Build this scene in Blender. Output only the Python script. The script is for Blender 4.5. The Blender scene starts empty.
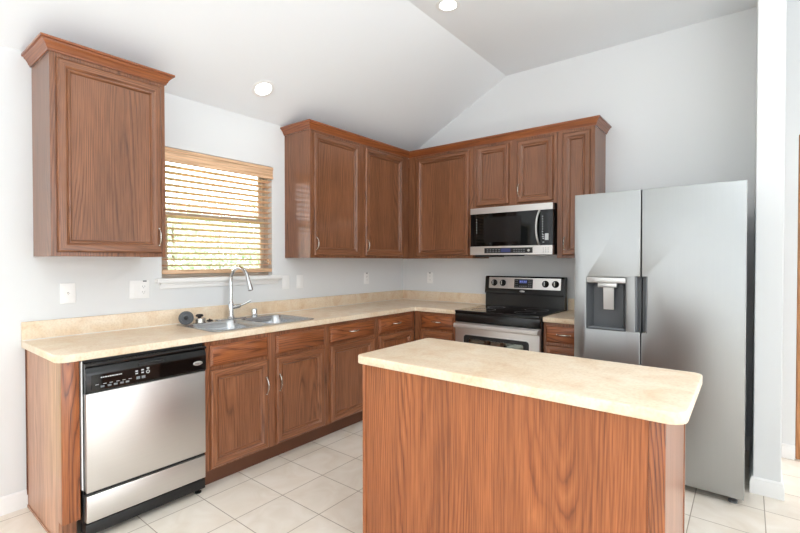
import bpy, bmesh, math, random
from mathutils import Vector, Matrix
random.seed(7)
PI = math.pi
SC = bpy.context.scene
COL = SC.collection

# ------------------------------------------------------------------ camera, world, lights, exposure
cam_d = bpy.data.cameras.new('camera')
cam = bpy.data.objects.new('camera', cam_d)
COL.objects.link(cam)
cam_d.sensor_width = 36.0
cam_d.lens = 442.42 / 800 * 36.0
cam_d.clip_start = 0.05
cam.location = (3.1052, -4.0042, 1.3498)
cam.rotation_euler = (PI / 2 - 0.0132, 0, 0.6667)
SC.camera = cam

SC.view_settings.view_transform = 'Standard'
SC.view_settings.look = 'None'
SC.view_settings.exposure = 0.0
SC.cycles.max_bounces = 16
SC.cycles.diffuse_bounces = 9
SC.view_settings.gamma = 1.0
SC.view_settings.use_curve_mapping = False

world = bpy.data.worlds.new('daylight_sky')
SC.world = world
world.use_nodes = True
wn = world.node_tree.nodes
wn['Background'].inputs[0].default_value = (0.96, 0.98, 1.0, 1)
wn['Background'].inputs[1].default_value = 7.0


def area(name, loc, rot, sx, sy, power, color=(1, 1, 1)):
    d = bpy.data.lights.new(name, 'AREA')
    d.shape = 'RECTANGLE'
    d.size = sx
    d.size_y = sy
    d.energy = power
    d.color = color
    o = bpy.data.objects.new(name, d)
    o.location = loc
    o.rotation_euler = rot
    COL.objects.link(o)
    return o


# added fill lights before windowless walls behind and right of the camera
area('rear_wall_fill', (2.9, -7.35, 1.35), (PI / 2, 0, 0), 6.0, 2.5, 48, (0.90, 0.94, 1.0))
area('side_wall_fill', (6.35, -3.0, 1.35), (PI / 2, 0, PI / 2), 4.2, 2.5, 85, (0.90, 0.94, 1.0))
# added unseen lamp aimed up, fills the room by ceiling bounce
area('ceiling_fill', (4.3, -3.7, 1.5), (PI, 0, 0), 1.4, 1.4, 88, (0.90, 0.94, 1.0))


# ------------------------------------------------------------------ colour and material helpers
def lin(c):
    c = c / 255.0
    return c / 12.92 if c <= 0.04045 else ((c + 0.055) / 1.055) ** 2.4


def rgb(r, g, b):
    return (lin(r), lin(g), lin(b), 1.0)


def mat_base(name):
    m = bpy.data.materials.new(name)
    m.use_nodes = True
    nt = m.node_tree
    b = nt.nodes['Principled BSDF']
    return m, nt, b


def plain(name, color, rough=0.5, metal=0.0, spec=0.5, bump=0.0, bscale=200, var=0.0, coat=0.0):
    m, nt, b = mat_base(name)
    b.inputs['Roughness'].default_value = rough
    b.inputs['Metallic'].default_value = metal
    b.inputs['Specular IOR Level'].default_value = spec
    b.inputs['Coat Weight'].default_value = coat
    b.inputs['Base Color'].default_value = color
    tc = nt.nodes.new('ShaderNodeTexCoord')
    if var > 0:
        n = nt.nodes.new('ShaderNodeTexNoise')
        n.inputs['Scale'].default_value = 6
        n.inputs['Detail'].default_value = 4
        nt.links.new(tc.outputs['Object'], n.inputs['Vector'])
        r = nt.nodes.new('ShaderNodeValToRGB')
        r.color_ramp.elements[0].position = 0.3
        r.color_ramp.elements[1].position = 0.7
        r.color_ramp.elements[0].color = tuple(c * (1 - var) for c in color[:3]) + (1,)
        r.color_ramp.elements[1].color = tuple(min(1, c * (1 + var)) for c in color[:3]) + (1,)
        nt.links.new(n.outputs['Fac'], r.inputs['Fac'])
        nt.links.new(r.outputs['Color'], b.inputs['Base Color'])
    if bump > 0:
        n2 = nt.nodes.new('ShaderNodeTexNoise')
        n2.inputs['Scale'].default_value = bscale
        n2.inputs['Detail'].default_value = 3
        nt.links.new(tc.outputs['Object'], n2.inputs['Vector'])
        bp = nt.nodes.new('ShaderNodeBump')
        bp.inputs['Strength'].default_value = bump
        bp.inputs['Distance'].default_value = 0.002
        nt.links.new(n2.outputs['Fac'], bp.inputs['Height'])
        nt.links.new(bp.outputs['Normal'], b.inputs['Normal'])
    return m


def emissive(name, color, strength):
    m, nt, b = mat_base(name)
    b.inputs['Base Color'].default_value = color
    b.inputs['Emission Color'].default_value = color
    b.inputs['Emission Strength'].default_value = strength
    return m


def steel(name, color, rough, axis='Z', streak=0.06, aniso=0.0):
    """brushed stainless: fine streaks along one axis"""
    m, nt, b = mat_base(name)
    b.inputs['Metallic'].default_value = 1.0
    tc = nt.nodes.new('ShaderNodeTexCoord')
    mp = nt.nodes.new('ShaderNodeMapping')
    s = {'X': (2, 400, 400), 'Y': (400, 2, 400), 'Z': (400, 400, 2)}[axis]
    mp.inputs['Scale'].default_value = s
    n = nt.nodes.new('ShaderNodeTexNoise')
    n.inputs['Scale'].default_value = 1.0
    n.inputs['Detail'].default_value = 2
    nt.links.new(tc.outputs['Object'], mp.inputs['Vector'])
    nt.links.new(mp.outputs['Vector'], n.inputs['Vector'])
    r = nt.nodes.new('ShaderNodeValToRGB')
    r.color_ramp.elements[0].color = tuple(c * (1 - streak) for c in color[:3]) + (1,)
    r.color_ramp.elements[1].color = tuple(min(1, c * (1 + streak)) for c in color[:3]) + (1,)
    nt.links.new(n.outputs['Fac'], r.inputs['Fac'])
    nt.links.new(r.outputs['Color'], b.inputs['Base Color'])
    mr = nt.nodes.new('ShaderNodeMapRange')
    mr.inputs['To Min'].default_value = rough - 0.03
    mr.inputs['To Max'].default_value = rough + 0.03
    nt.links.new(n.outputs['Fac'], mr.inputs['Value'])
    nt.links.new(mr.outputs['Result'], b.inputs['Roughness'])
    b.inputs['Anisotropic'].default_value = aniso
    return m


def wood(name, light, mid, dark, axis='Z', rough=0.33, rings=16.0, fig=3.0, contrast=1.0, coat=0.3, straight=45.0):
    """stained oak: contour-line cathedral figure, long fibres and short dark pores"""
    m, nt, b = mat_base(name)
    N, L = nt.nodes.new, nt.links.new
    tc = N('ShaderNodeTexCoord')
    oi = N('ShaderNodeObjectInfo')
    ad = N('ShaderNodeVectorMath')
    ad.operation = 'MULTIPLY_ADD'
    cmb = N('ShaderNodeCombineXYZ')
    for i in range(3):
        L(oi.outputs['Random'], cmb.inputs[i])
    ad.inputs[1].default_value = (3.7, 5.3, 7.1)
    L(cmb.outputs[0], ad.inputs[0])
    L(tc.outputs['Object'], ad.inputs[2])

    def mapped(a, l):
        mp = N('ShaderNodeMapping')
        mp.inputs['Scale'].default_value = {'X': (l, a, a), 'Y': (a, l, a), 'Z': (a, a, l)}[axis]
        L(ad.outputs[0], mp.inputs['Vector'])
        return mp.outputs['Vector']
    n1 = N('ShaderNodeTexNoise')
    n1.inputs['Scale'].default_value = 1.0
    n1.inputs['Detail'].default_value = 1.5
    n1.inputs['Roughness'].default_value = 0.35
    L(mapped(fig, fig * 0.09), n1.inputs['Vector'])
    nw = N('ShaderNodeTexNoise')
    nw.inputs['Scale'].default_value = 1.0
    nw.inputs['Detail'].default_value = 2
    L(mapped(60, 14), nw.inputs['Vector'])
    mul = N('ShaderNodeMath')
    mul.operation = 'MULTIPLY'
    mul.inputs[1].default_value = rings
    L(n1.outputs['Fac'], mul.inputs[0])
    add = N('ShaderNodeMath')
    add.operation = 'MULTIPLY_ADD'
    add.inputs[1].default_value = 0.35
    L(nw.outputs['Fac'], add.inputs[0])
    sx = N('ShaderNodeSeparateXYZ')
    L(ad.outputs[0], sx.inputs[0])
    ac = N('ShaderNodeMath')
    ac.operation = 'ADD'
    p_, q_ = {'X': (1, 2), 'Y': (0, 2), 'Z': (0, 1)}[axis]
    L(sx.outputs[p_], ac.inputs[0])
    L(sx.outputs[q_], ac.inputs[1])
    st = N('ShaderNodeMath')
    st.operation = 'MULTIPLY_ADD'
    st.inputs[1].default_value = straight
    L(ac.outputs[0], st.inputs[0])
    L(mul.outputs[0], st.inputs[2])
    L(st.outputs[0], add.inputs[2])
    fr = N('ShaderNodeMath')
    fr.operation = 'FRACT'
    L(add.outputs[0], fr.inputs[0])
    rp = N('ShaderNodeValToRGB')
    cr = rp.color_ramp
    cr.elements[0].position = 0.0
    cr.elements[0].color = mid
    cr.elements[1].position = 1.0
    cr.elements[1].color = mid
    e = cr.elements.new(0.35)
    e.color = light
    e = cr.elements.new(0.72)
    e.color = mid
    e = cr.elements.new(0.88)
    e.color = tuple(mid[i] * (1 - contrast) + dark[i] * contrast for i in range(3)) + (1,)
    L(fr.outputs[0], rp.inputs['Fac'])
    # fibres
    nf = N('ShaderNodeTexNoise')
    nf.inputs['Scale'].default_value = 1.0
    nf.inputs['Detail'].default_value = 3
    L(mapped(210, 5), nf.inputs['Vector'])
    rf = N('ShaderNodeValToRGB')
    rf.color_ramp.elements[0].position = 0.28
    rf.color_ramp.elements[0].color = (0.52, 0.47, 0.43, 1)
    rf.color_ramp.elements[1].position = 0.62
    rf.color_ramp.elements[1].color = (1.06, 1.06, 1.06, 1)
    L(nf.outputs['Fac'], rf.inputs['Fac'])
    # broad tone drift across boards
    nb = N('ShaderNodeTexNoise')
    nb.inputs['Scale'].default_value = 1.0
    nb.inputs['Detail'].default_value = 1
    L(mapped(9, 0.7), nb.inputs['Vector'])
    rb = N('ShaderNodeValToRGB')
    rb.color_ramp.elements[0].position = 0.3
    rb.color_ramp.elements[0].color = (0.84, 0.82, 0.80, 1)
    rb.color_ramp.elements[1].position = 0.7
    rb.color_ramp.elements[1].color = (1.1, 1.1, 1.1, 1)
    L(nb.outputs['Fac'], rb.inputs['Fac'])
    m1 = N('ShaderNodeMix')
    m1.data_type = 'RGBA'
    m1.blend_type = 'MULTIPLY'
    m1.inputs[0].default_value = 0.9
    nm = N('ShaderNodeTexNoise')
    nm.inputs['Scale'].default_value = 1.0
    nm.inputs['Detail'].default_value = 2
    L(mapped(14, 1.6), nm.inputs['Vector'])
    rm = N('ShaderNodeMapRange')
    rm.inputs['From Min'].default_value = 0.36
    rm.inputs['From Max'].default_value = 0.62
    rm.inputs['To Min'].default_value = 0.2
    rm.inputs['To Max'].default_value = 1.0
    L(nm.outputs['Fac'], rm.inputs['Value'])
    m0 = N('ShaderNodeMix')
    m0.data_type = 'RGBA'
    L(rm.outputs['Result'], m0.inputs[0])
    m0.inputs[6].default_value = tuple((light[i] + mid[i]) / 2 for i in range(3)) + (1,)
    L(rp.outputs['Color'], m0.inputs[7])
    L(m0.outputs[2], m1.inputs[6])
    L(rf.outputs['Color'], m1.inputs[7])
    m2 = N('ShaderNodeMix')
    m2.data_type = 'RGBA'
    m2.blend_type = 'MULTIPLY'
    m2.inputs[0].default_value = 1.0
    L(m1.outputs[2], m2.inputs[6])
    L(rb.outputs['Color'], m2.inputs[7])
    L(m2.outputs[2], b.inputs['Base Color'])
    b.inputs['Roughness'].default_value = rough
    b.inputs['Coat Weight'].default_value = coat
    b.inputs['Coat Roughness'].default_value = 0.12
    bp = N('ShaderNodeBump')
    bp.inputs['Strength'].default_value = 0.12
    bp.inputs['Distance'].default_value = 0.001
    L(nf.outputs['Fac'], bp.inputs['Height'])
    L(bp.outputs['Normal'], b.inputs['Normal'])
    return m


def laminate(name, c1, c2, c3):
    m, nt, b = mat_base(name)
    N, L = nt.nodes.new, nt.links.new
    tc = N('ShaderNodeTexCoord')
    n1 = N('ShaderNodeTexNoise')
    n1.inputs['Scale'].default_value = 7
    n1.inputs['Detail'].default_value = 6
    n1.inputs['Roughness'].default_value = 0.65
    n1.inputs['Distortion'].default_value = 0.6
    L(tc.outputs['Object'], n1.inputs['Vector'])
    r = N('ShaderNodeValToRGB')
    r.color_ramp.elements[0].position = 0.28
    r.color_ramp.elements[0].color = c3
    r.color_ramp.elements[1].position = 0.72
    r.color_ramp.elements[1].color = c1
    e = r.color_ramp.elements.new(0.5)
    e.color = c2
    L(n1.outputs['Fac'], r.inputs['Fac'])
    n2 = N('ShaderNodeTexNoise')
    n2.inputs['Scale'].default_value = 90
    n2.inputs['Detail'].default_value = 4
    L(tc.outputs['Object'], n2.inputs['Vector'])
    r2 = N('ShaderNodeValToRGB')
    r2.color_ramp.elements[0].position = 0.3
    r2.color_ramp.elements[0].color = (0.84, 0.80, 0.75, 1)
    r2.color_ramp.elements[1].position = 0.55
    r2.color_ramp.elements[1].color = (1, 1, 1, 1)
    L(n2.outputs['Fac'], r2.inputs['Fac'])
    mx = N('ShaderNodeMix')
    mx.data_type = 'RGBA'
    mx.blend_type = 'MULTIPLY'
    mx.inputs[0].default_value = 0.7
    L(r.outputs['Color'], mx.inputs[6])
    L(r2.outputs['Color'], mx.inputs[7])
    L(mx.outputs[2], b.inputs['Base Color'])
    b.inputs['Roughness'].default_value = 0.36
    return m


def tile_floor(name):
    m, nt, b = mat_base(name)
    N, L = nt.nodes.new, nt.links.new
    tc = N('ShaderNodeTexCoord')
    mp = N('ShaderNodeMapping')
    mp.inputs['Location'].default_value = (-0.70 + 0.3107 * 10, 2.737 + 0.302 * 40, 0)
    L(tc.outputs['Object'], mp.inputs['Vector'])
    br = N('ShaderNodeTexBrick')
    br.offset = 0.0
    br.squash = 1.0
    br.inputs['Scale'].default_value = 1.0
    br.inputs['Brick Width'].default_value = 0.3107
    br.inputs['Row Height'].default_value = 0.302
    br.inputs['Mortar Size'].default_value = 0.0026
    br.inputs['Mortar Smooth'].default_value = 0.2
    br.inputs['Bias'].default_value = 0.0
    br.inputs['Color1'].default_value = (0.93, 0.93, 0.93, 1)
    br.inputs['Color2'].default_value = (1.0, 1.0, 1.0, 1)
    br.inputs['Mortar'].default_value = (1, 1, 1, 1)
    L(mp.outputs['Vector'], br.inputs['Vector'])
    n1 = N('ShaderNodeTexNoise')
    n1.inputs['Scale'].default_value = 5
    n1.inputs['Detail'].default_value = 5
    n1.inputs['Distortion'].default_value = 1.2
    L(tc.outputs['Object'], n1.inputs['Vector'])
    r = N('ShaderNodeValToRGB')
    r.color_ramp.elements[0].position = 0.3
    r.color_ramp.elements[0].color = rgb(236, 225, 209)
    r.color_ramp.elements[1].position = 0.65
    r.color_ramp.elements[1].color = rgb(248, 240, 228)
    L(n1.outputs['Fac'], r.inputs['Fac'])
    mx = N('ShaderNodeMix')
    mx.data_type = 'RGBA'
    mx.blend_type = 'MULTIPLY'
    mx.inputs[0].default_value = 1.0
    L(r.outputs['Color'], mx.inputs[6])
    L(br.outputs['Color'], mx.inputs[7])
    m2 = N('ShaderNodeMix')
    m2.data_type = 'RGBA'
    L(br.outputs['Fac'], m2.inputs[0])
    L(mx.outputs[2], m2.inputs[6])
    m2.inputs[7].default_value = rgb(172, 157, 139)
    L(m2.outputs[2], b.inputs['Base Color'])
    b.inputs['Roughness'].default_value = 0.38
    bp = N('ShaderNodeBump')
    bp.invert = True
    bp.inputs['Strength'].default_value = 0.4
    bp.inputs['Distance'].default_value = 0.002
    L(br.outputs['Fac'], bp.inputs['Height'])
    L(bp.outputs['Normal'], b.inputs['Normal'])
    return m


def thin_glass(name):
    m = bpy.data.materials.new(name)
    m.use_nodes = True
    nt = m.node_tree
    nt.nodes.clear()
    out = nt.nodes.new('ShaderNodeOutputMaterial')
    tr = nt.nodes.new('ShaderNodeBsdfTransparent')
    gl = nt.nodes.new('ShaderNodeBsdfGlossy')
    gl.inputs['Roughness'].default_value = 0.02
    fz = nt.nodes.new('ShaderNodeFresnel')
    fz.inputs['IOR'].default_value = 1.35
    mx = nt.nodes.new('ShaderNodeMixShader')
    nt.links.new(fz.outputs[0], mx.inputs[0])
    nt.links.new(tr.outputs[0], mx.inputs[1])
    nt.links.new(gl.outputs[0], mx.inputs[2])
    nt.links.new(mx.outputs[0], out.inputs[0])
    return m


M = {}
M['wall'] = plain('wall_paint', rgb(227, 229, 230), 0.85, bump=0.12, bscale=240)
M['ceil'] = plain('ceiling_paint', rgb(239, 242, 245), 0.9, bump=0.15, bscale=180)
M['trim'] = plain('white_trim_paint', rgb(240, 240, 239), 0.4)
M['floor'] = tile_floor('cream_floor_tile')
UP = (rgb(150, 100, 68), rgb(132, 84, 55), rgb(82, 47, 28))
LO = (rgb(162, 106, 72), rgb(142, 89, 58), rgb(92, 53, 33))
DR = (rgb(168, 101, 57), rgb(148, 82, 44), rgb(72, 35, 18))
IS = (rgb(178, 108, 63), rgb(156, 88, 48), rgb(112, 60, 31))
M['up_v'] = wood('oak_upper_upright', *UP, axis='Z', contrast=0.85, rings=42, fig=3.5, straight=75.0)
M['up_h'] = wood('oak_upper_level', *UP, axis='X', contrast=0.85, rings=42, fig=3.5, straight=75.0)
M['lo_v'] = wood('oak_base_upright', *LO, axis='Z', contrast=0.75, rings=42, fig=3.5, straight=75.0)
M['lo_h'] = wood('oak_base_level', *LO, axis='X', contrast=0.75, rings=42, fig=3.5, straight=75.0)
M['dr_h'] = wood('oak_drawer_level', *DR, axis='X', rings=34, fig=5, contrast=0.95, straight=10)
M['st_v'] = wood('oak_stile_upright', *DR, axis='Z', rings=34, fig=5, contrast=0.95, straight=10)
M['crown_x'] = wood('oak_crown_along_x', *DR, axis='X', contrast=0.4, rings=30)
M['crown_y'] = wood('oak_crown_along_y', *DR, axis='Y', contrast=0.4, rings=30)
M['isl'] = wood('oak_island_veneer', *IS, axis='Z', rings=64, fig=2.6, contrast=0.75, straight=55, rough=0.42, coat=0.0)
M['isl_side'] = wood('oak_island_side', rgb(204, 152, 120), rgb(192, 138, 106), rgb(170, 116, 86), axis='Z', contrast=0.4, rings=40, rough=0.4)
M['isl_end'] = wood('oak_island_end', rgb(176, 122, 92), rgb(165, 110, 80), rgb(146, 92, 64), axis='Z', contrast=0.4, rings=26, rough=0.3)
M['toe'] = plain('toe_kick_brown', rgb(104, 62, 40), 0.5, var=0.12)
M['inside'] = plain('cabinet_interior', rgb(200, 170, 130), 0.6)
M['lam'] = laminate('cream_laminate', rgb(243, 229, 207), rgb(236, 216, 189), rgb(224, 195, 160))
M['caulk'] = plain('white_caulk', rgb(240, 236, 228), 0.5)
M['nickel'] = plain('satin_nickel', rgb(205, 200, 192), 0.25, 1.0)
M['chrome'] = plain('polished_chrome', rgb(220, 222, 224), 0.08, 1.0)
M['ss_v'] = steel('stainless_upright', rgb(172, 174, 174), 0.34, 'Z', 0.04)
M['ss_h'] = steel('stainless_level', rgb(214, 211, 208), 0.40, 'X', 0.04)
M['ss_sink'] = steel('stainless_sink', rgb(190, 192, 194), 0.27, 'Y', 0.04)
M['ss_light'] = plain('bright_satin_metal', rgb(212, 212, 210), 0.34, 0.85)
M['black'] = plain('black_gloss', rgb(16, 17, 18), 0.2)
M['blackm'] = plain('black_matte', rgb(20, 20, 21), 0.45)
M['glassblk'] = plain('black_glass', rgb(8, 9, 10), 0.05, spec=0.4)
M['ovenglass'] = plain('oven_window_glass', rgb(126, 132, 126), 0.03, metal=1.0)
M['dkgrey'] = plain('dark_grey_plastic', rgb(84, 87, 90), 0.4)
M['mdgrey'] = plain('mid_grey_plastic', rgb(122, 126, 130), 0.4)
M['fr_side'] = plain('fridge_side_grey', rgb(160, 165, 166), 0.45)
M['white_pl'] = plain('white_plastic', rgb(244, 244, 243), 0.35)
M['mark'] = plain('pale_print', rgb(205, 208, 210), 0.5)
M['display'] = emissive('display_blue', rgb(50, 58, 110), 0.12)
M['digit'] = emissive('display_digits', rgb(110, 130, 210), 0.5)
M['blind'] = wood('blind_light_oak', rgb(244, 208, 172), rgb(238, 197, 158), rgb(222, 176, 136), axis='Y', contrast=0.2, rough=0.45, coat=0.0)
M['cord'] = plain('blind_cord', rgb(225, 205, 175), 0.8)
M['winframe'] = plain('window_frame_tan', rgb(188, 176, 160), 0.5)
M['glass'] = thin_glass('window_glass')
M['lamp'] = emissive('lamp_lens', (1.0, 0.97, 0.92, 1), 6.0)
M['rubber'] = plain('black_rubber', rgb(38, 38, 40), 0.6)
M['grass'] = plain('lawn_green', rgb(120, 150, 78), 0.9, var=0.3)
M['leaf'] = plain('leaf_green', rgb(192, 202, 186), 0.7, var=0.1)
M['bark'] = plain('bark_brown', rgb(120, 100, 80), 0.9, var=0.2)
M['doorwood'] = wood('oak_hall_door', rgb(196, 140, 92), rgb(180, 122, 76), rgb(140, 90, 52), axis='Z', contrast=0.5)


# ------------------------------------------------------------------ mesh helpers
class MB:
    """collects shapes into one mesh; build() links it as one object"""

    def __init__(self):
        self.bm = bmesh.new()

    def box(self, x0, y0, z0, x1, y1, z1, bev=0.0, seg=2, mi=0):
        bm = self.bm
        r = bmesh.ops.create_cube(bm, size=1.0)
        vs = r['verts']
        for v in vs:
            v.co = Vector(((x0 + x1) / 2 + v.co.x * (x1 - x0), (y0 + y1) / 2 + v.co.y * (y1 - y0), (z0 + z1) / 2 + v.co.z * (z1 - z0)))
        fs = list({f for v in vs for f in v.link_faces})
        for f in fs:
            f.material_index = mi
        if bev > 0:
            es = list({e for v in vs for e in v.link_edges})
            bmesh.ops.bevel(bm, geom=es, offset=bev, segments=seg, profile=0.5, affect='EDGES', material=-1)
        return self

    def rings(self, loops, closed_start=True, closed_end=True, mi=0, sidemat=None):
        """skin consecutive vertex loops (lists of Vectors, same length)"""
        bm = self.bm
        L = [[bm.verts.new(p) for p in lp] for lp in loops]
        n = len(L[0])
        for a, b in zip(L, L[1:]):
            for i in range(n):
                j = (i + 1) % n
                try:
                    f = bm.faces.new((a[i], a[j], b[j], b[i]))
                    f.material_index = sidemat[i] if sidemat else mi
                except ValueError:
                    pass
        if closed_start:
            f = bm.faces.new(list(reversed(L[0])))
            f.material_index = mi
        if closed_end:
            f = bm.faces.new(L[-1])
            f.material_index = mi
        return self

    def tube(self, pts, r, n=10, mi=0):
        pts = [Vector(p) for p in pts]
        rs = r if isinstance(r, (list, tuple)) else [r] * len(pts)
        loops = []
        t0 = (pts[1] - pts[0]).normalized()
        ref = Vector((0, 0, 1)) if abs(t0.z) < 0.9 else Vector((1, 0, 0))
        u = t0.cross(ref).normalized()
        for i, p in enumerate(pts):
            if i == 0:
                t = t0
            elif i == len(pts) - 1:
                t = (pts[i] - pts[i - 1]).normalized()
            else:
                t = ((pts[i + 1] - pts[i]).normalized() + (pts[i] - pts[i - 1]).normalized()).normalized()
            u = (u - t * u.dot(t)).normalized()
            w = t.cross(u)
            loops.append([p + (u * math.cos(2 * PI * k / n) + w * math.sin(2 * PI * k / n)) * rs[i] for k in range(n)])
        return self.rings(loops, mi=mi)

    def lathe(self, prof, c=(0, 0, 0), axis=(0, 0, 1), n=28, mi=0):
        """prof: (radius, height) list, along axis from c"""
        ax = Vector(axis).normalized()
        ref = Vector((1, 0, 0)) if abs(ax.x) < 0.9 else Vector((0, 1, 0))
        u = ax.cross(ref).normalized()
        w = ax.cross(u)
        c = Vector(c)
        loops = [[c + ax * h + (u * math.cos(2 * PI * k / n) + w * math.sin(2 * PI * k / n)) * max(r, 1e-4) for k in range(n)] for r, h in prof]
        return self.rings(loops, mi=mi)

    def sweep(self, path, prof, mats=None):
        """prof (out, z) swept along plan path [(x, y)]; out is to the right of travel; mitred"""
        P = [Vector((p[0], p[1])) for p in path]
        loops = []
        for i, p in enumerate(P):
            ns = []
            if i > 0:
                d = (P[i] - P[i - 1]).normalized()
                ns.append(Vector((d.y, -d.x)))
            if i < len(P) - 1:
                d = (P[i + 1] - P[i]).normalized()
                ns.append(Vector((d.y, -d.x)))
            if len(ns) == 1:
                nn = ns[0]
            else:
                s = ns[0] + ns[1]
                nn = s / (1 + ns[0].dot(ns[1]))
            loops.append([Vector((p.x + nn.x * o, p.y + nn.y * o, z)) for o, z in prof])
        bm = self.bm
        L = [[bm.verts.new(q) for q in lp] for lp in loops]
        n = len(prof)
        for k, (a, b) in enumerate(zip(L, L[1:])):
            for i in range(n):
                j = (i + 1) % n
                f = bm.faces.new((a[i], a[j], b[j], b[i]))
                f.material_index = mats[k] if mats else 0
        f = bm.faces.new(list(reversed(L[0])))
        f.material_index = mats[0] if mats else 0
        f = bm.faces.new(L[-1])
        f.material_index = mats[-1] if mats else 0
        return self

    def plate(self, outline, holes, z0, z1, bev=0.0, tf=None, mi=0):
        """flat slab in XY with holes, bevelled edges; tf is applied to the vertices"""
        cu = bpy.data.curves.new('plate_tmp', 'CURVE')
        cu.dimensions = '2D'
        cu.fill_mode = 'BOTH'
        cu.extrude = max((z1 - z0) / 2 - bev, 1e-5)
        cu.bevel_depth = bev
        cu.bevel_resolution = 2
        cu.offset = -bev
        for lp in [outline] + list(holes):
            s = cu.splines.new('POLY')
            s.points.add(len(lp) - 1)
            for q, p in zip(s.points, lp):
                q.co = (p[0], p[1], 0, 1)
            s.use_cyclic_u = True
        ob = bpy.data.objects.new('plate_tmp', cu)
        me = bpy.data.meshes.new_from_object(ob)
        T = Matrix.Translation((0, 0, (z0 + z1) / 2))
        if tf is not None:
            T = tf @ T
        me.transform(T)
        for p in me.polygons:
            p.material_index = mi
            p.use_smooth = False
        t2 = bmesh.new()
        t2.from_mesh(me)
        bmesh.ops.remove_doubles(t2, verts=t2.verts, dist=1e-5)
        m3 = bpy.data.meshes.new('plate_tmp2')
        t2.to_mesh(m3)
        t2.free()
        self.bm.from_mesh(m3)
        bpy.data.objects.remove(ob)
        bpy.data.curves.remove(cu)
        bpy.data.meshes.remove(me)
        bpy.data.meshes.remove(m3)
        return self

    def build(self, name, mats, parent=None, loc=None, rot=None, smooth=True):
        bm = self.bm
        bmesh.ops.recalc_face_normals(bm, faces=bm.faces)
        me = bpy.data.meshes.new(name)
        bm.to_mesh(me)
        bm.free()
        for m in (mats if isinstance(mats, (list, tuple)) else [mats]):
            me.materials.append(m)
        if smooth:
            for p in me.polygons:
                p.use_smooth = True
            try:
                me.set_sharp_from_angle(angle=math.radians(32))
            except Exception:
                pass
        o = bpy.data.objects.new(name, me)
        COL.objects.link(o)
        if parent is not None:
            o.parent = parent
        if loc is not None:
            o.location = loc
        if rot is not None:
            o.rotation_euler = rot
        return o


def rrect(x0, y0, x1, y1, r, n=6):
    """rounded rectangle; r is one radius or (x0y0, x1y0, x1y1, x0y1)"""
    rs = r if isinstance(r, (list, tuple)) else [r] * 4
    out = []
    for (cx, cy, a0), q in zip(((x0, y0, PI), (x1, y0, 1.5 * PI), (x1, y1, 0), (x0, y1, 0.5 * PI)), rs):
        sx = 1 if cx == x0 else -1
        sy = 1 if cy == y0 else -1
        if q < 1e-6:
            out.append((cx, cy))
            continue
        for k in range(n + 1):
            a = a0 + k / n * PI / 2
            out.append((cx + sx * q + q * math.cos(a), cy + sy * q + q * math.sin(a)))
    return out


def thing(name, label, cat, loc=(0, 0, 0), rotz=0.0, group=None):
    o = bpy.data.objects.new(name, None)
    o.empty_display_size = 0.1
    COL.objects.link(o)
    o.location = loc
    o.rotation_euler = (0, 0, rotz)
    tag(o, label, cat, group)
    return o


def tag(o, label, cat, group=None, kind=None):
    o['label'] = label
    o['category'] = cat
    if group:
        o['group'] = group
    if kind:
        o['kind'] = kind
    return o


def struct(o, label=None, cat=None):
    o['kind'] = 'structure'
    if label:
        o['label'] = label
    if cat:
        o['category'] = cat
    return o


XZ = Matrix(((1, 0, 0, 0), (0, 0, -1, 0), (0, 1, 0, 0), (0, 0, 0, 1)))   # plate in XY -> XZ, its z axis towards -y (front)

# ------------------------------------------------------------------ room shell
H0, SL, XR = 2.485, 0.512, 1.26      # wall height at the window wall, ceiling slope, where it turns level
HC = H0 + SL * XR
XE, YE = 6.5, -7.5

mb = MB()
mb.box(-0.12, YE - 0.12, -0.1, XE + 0.12, 3.6, 0.0)
struct(mb.build('floor', M['floor'], smooth=False), 'cream square floor tiles with thin grey grout lines', 'floor')

# window wall with the openings of the kitchen window and of the patio door
WY0, WY1, WZ0, WZ1 = -2.655, -1.775, 1.215, 2.125
PY0, PY1, PZ1 = -5.35, -3.57, 2.06
mb = MB()
T = -0.12
mb.box(T, WY1, 0, 0, 0.12, H0)
mb.box(T, WY0, 0, 0, WY1, WZ0)
mb.box(T, WY0, WZ1, 0, WY1, H0)
mb.box(T, PY1, 0, 0, WY0, H0)
mb.box(T, PY0, PZ1, 0, PY1, H0)
mb.box(T, YE, 0, 0, PY0, H0)
struct(mb.build('wall_left', M['wall'], smooth=False), 'pale grey painted wall with the window', 'wall')

# back wall, its top following the ceiling
mb = MB()
prof = [(0, 0), (3.366, 0), (3.366, HC), (XR, HC), (0, H0)]
mb.rings([[Vector((x, 0.0, z)) for x, z in prof], [Vector((x, 0.12, z)) for x, z in prof]])
struct(mb.build('wall_back', M['wall'], smooth=False), 'pale grey painted wall behind the range', 'wall')
mb = MB()
mb.box(3.366, 0, 2.2, 4.3, 0.12, HC)
mb.box(4.3, 0, 0, XE, 0.12, HC)
mb.box(4.3, -1.85, 0, 4.42, 0, HC)  # unseen partition added to shade the wall end from the side fill
struct(mb.build('wall_hall', M['wall'], smooth=False), 'pale grey wall around the hall opening at the right edge, with an added unseen shading partition', 'wall')

mb = MB()
mb.box(3.137, -0.72, 0, 3.262, -0.0005, HC, bev=0.006)
struct(mb.build('wall_right', M['wall'], smooth=False), 'white wall end standing beside the refrigerator', 'wall')

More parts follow.
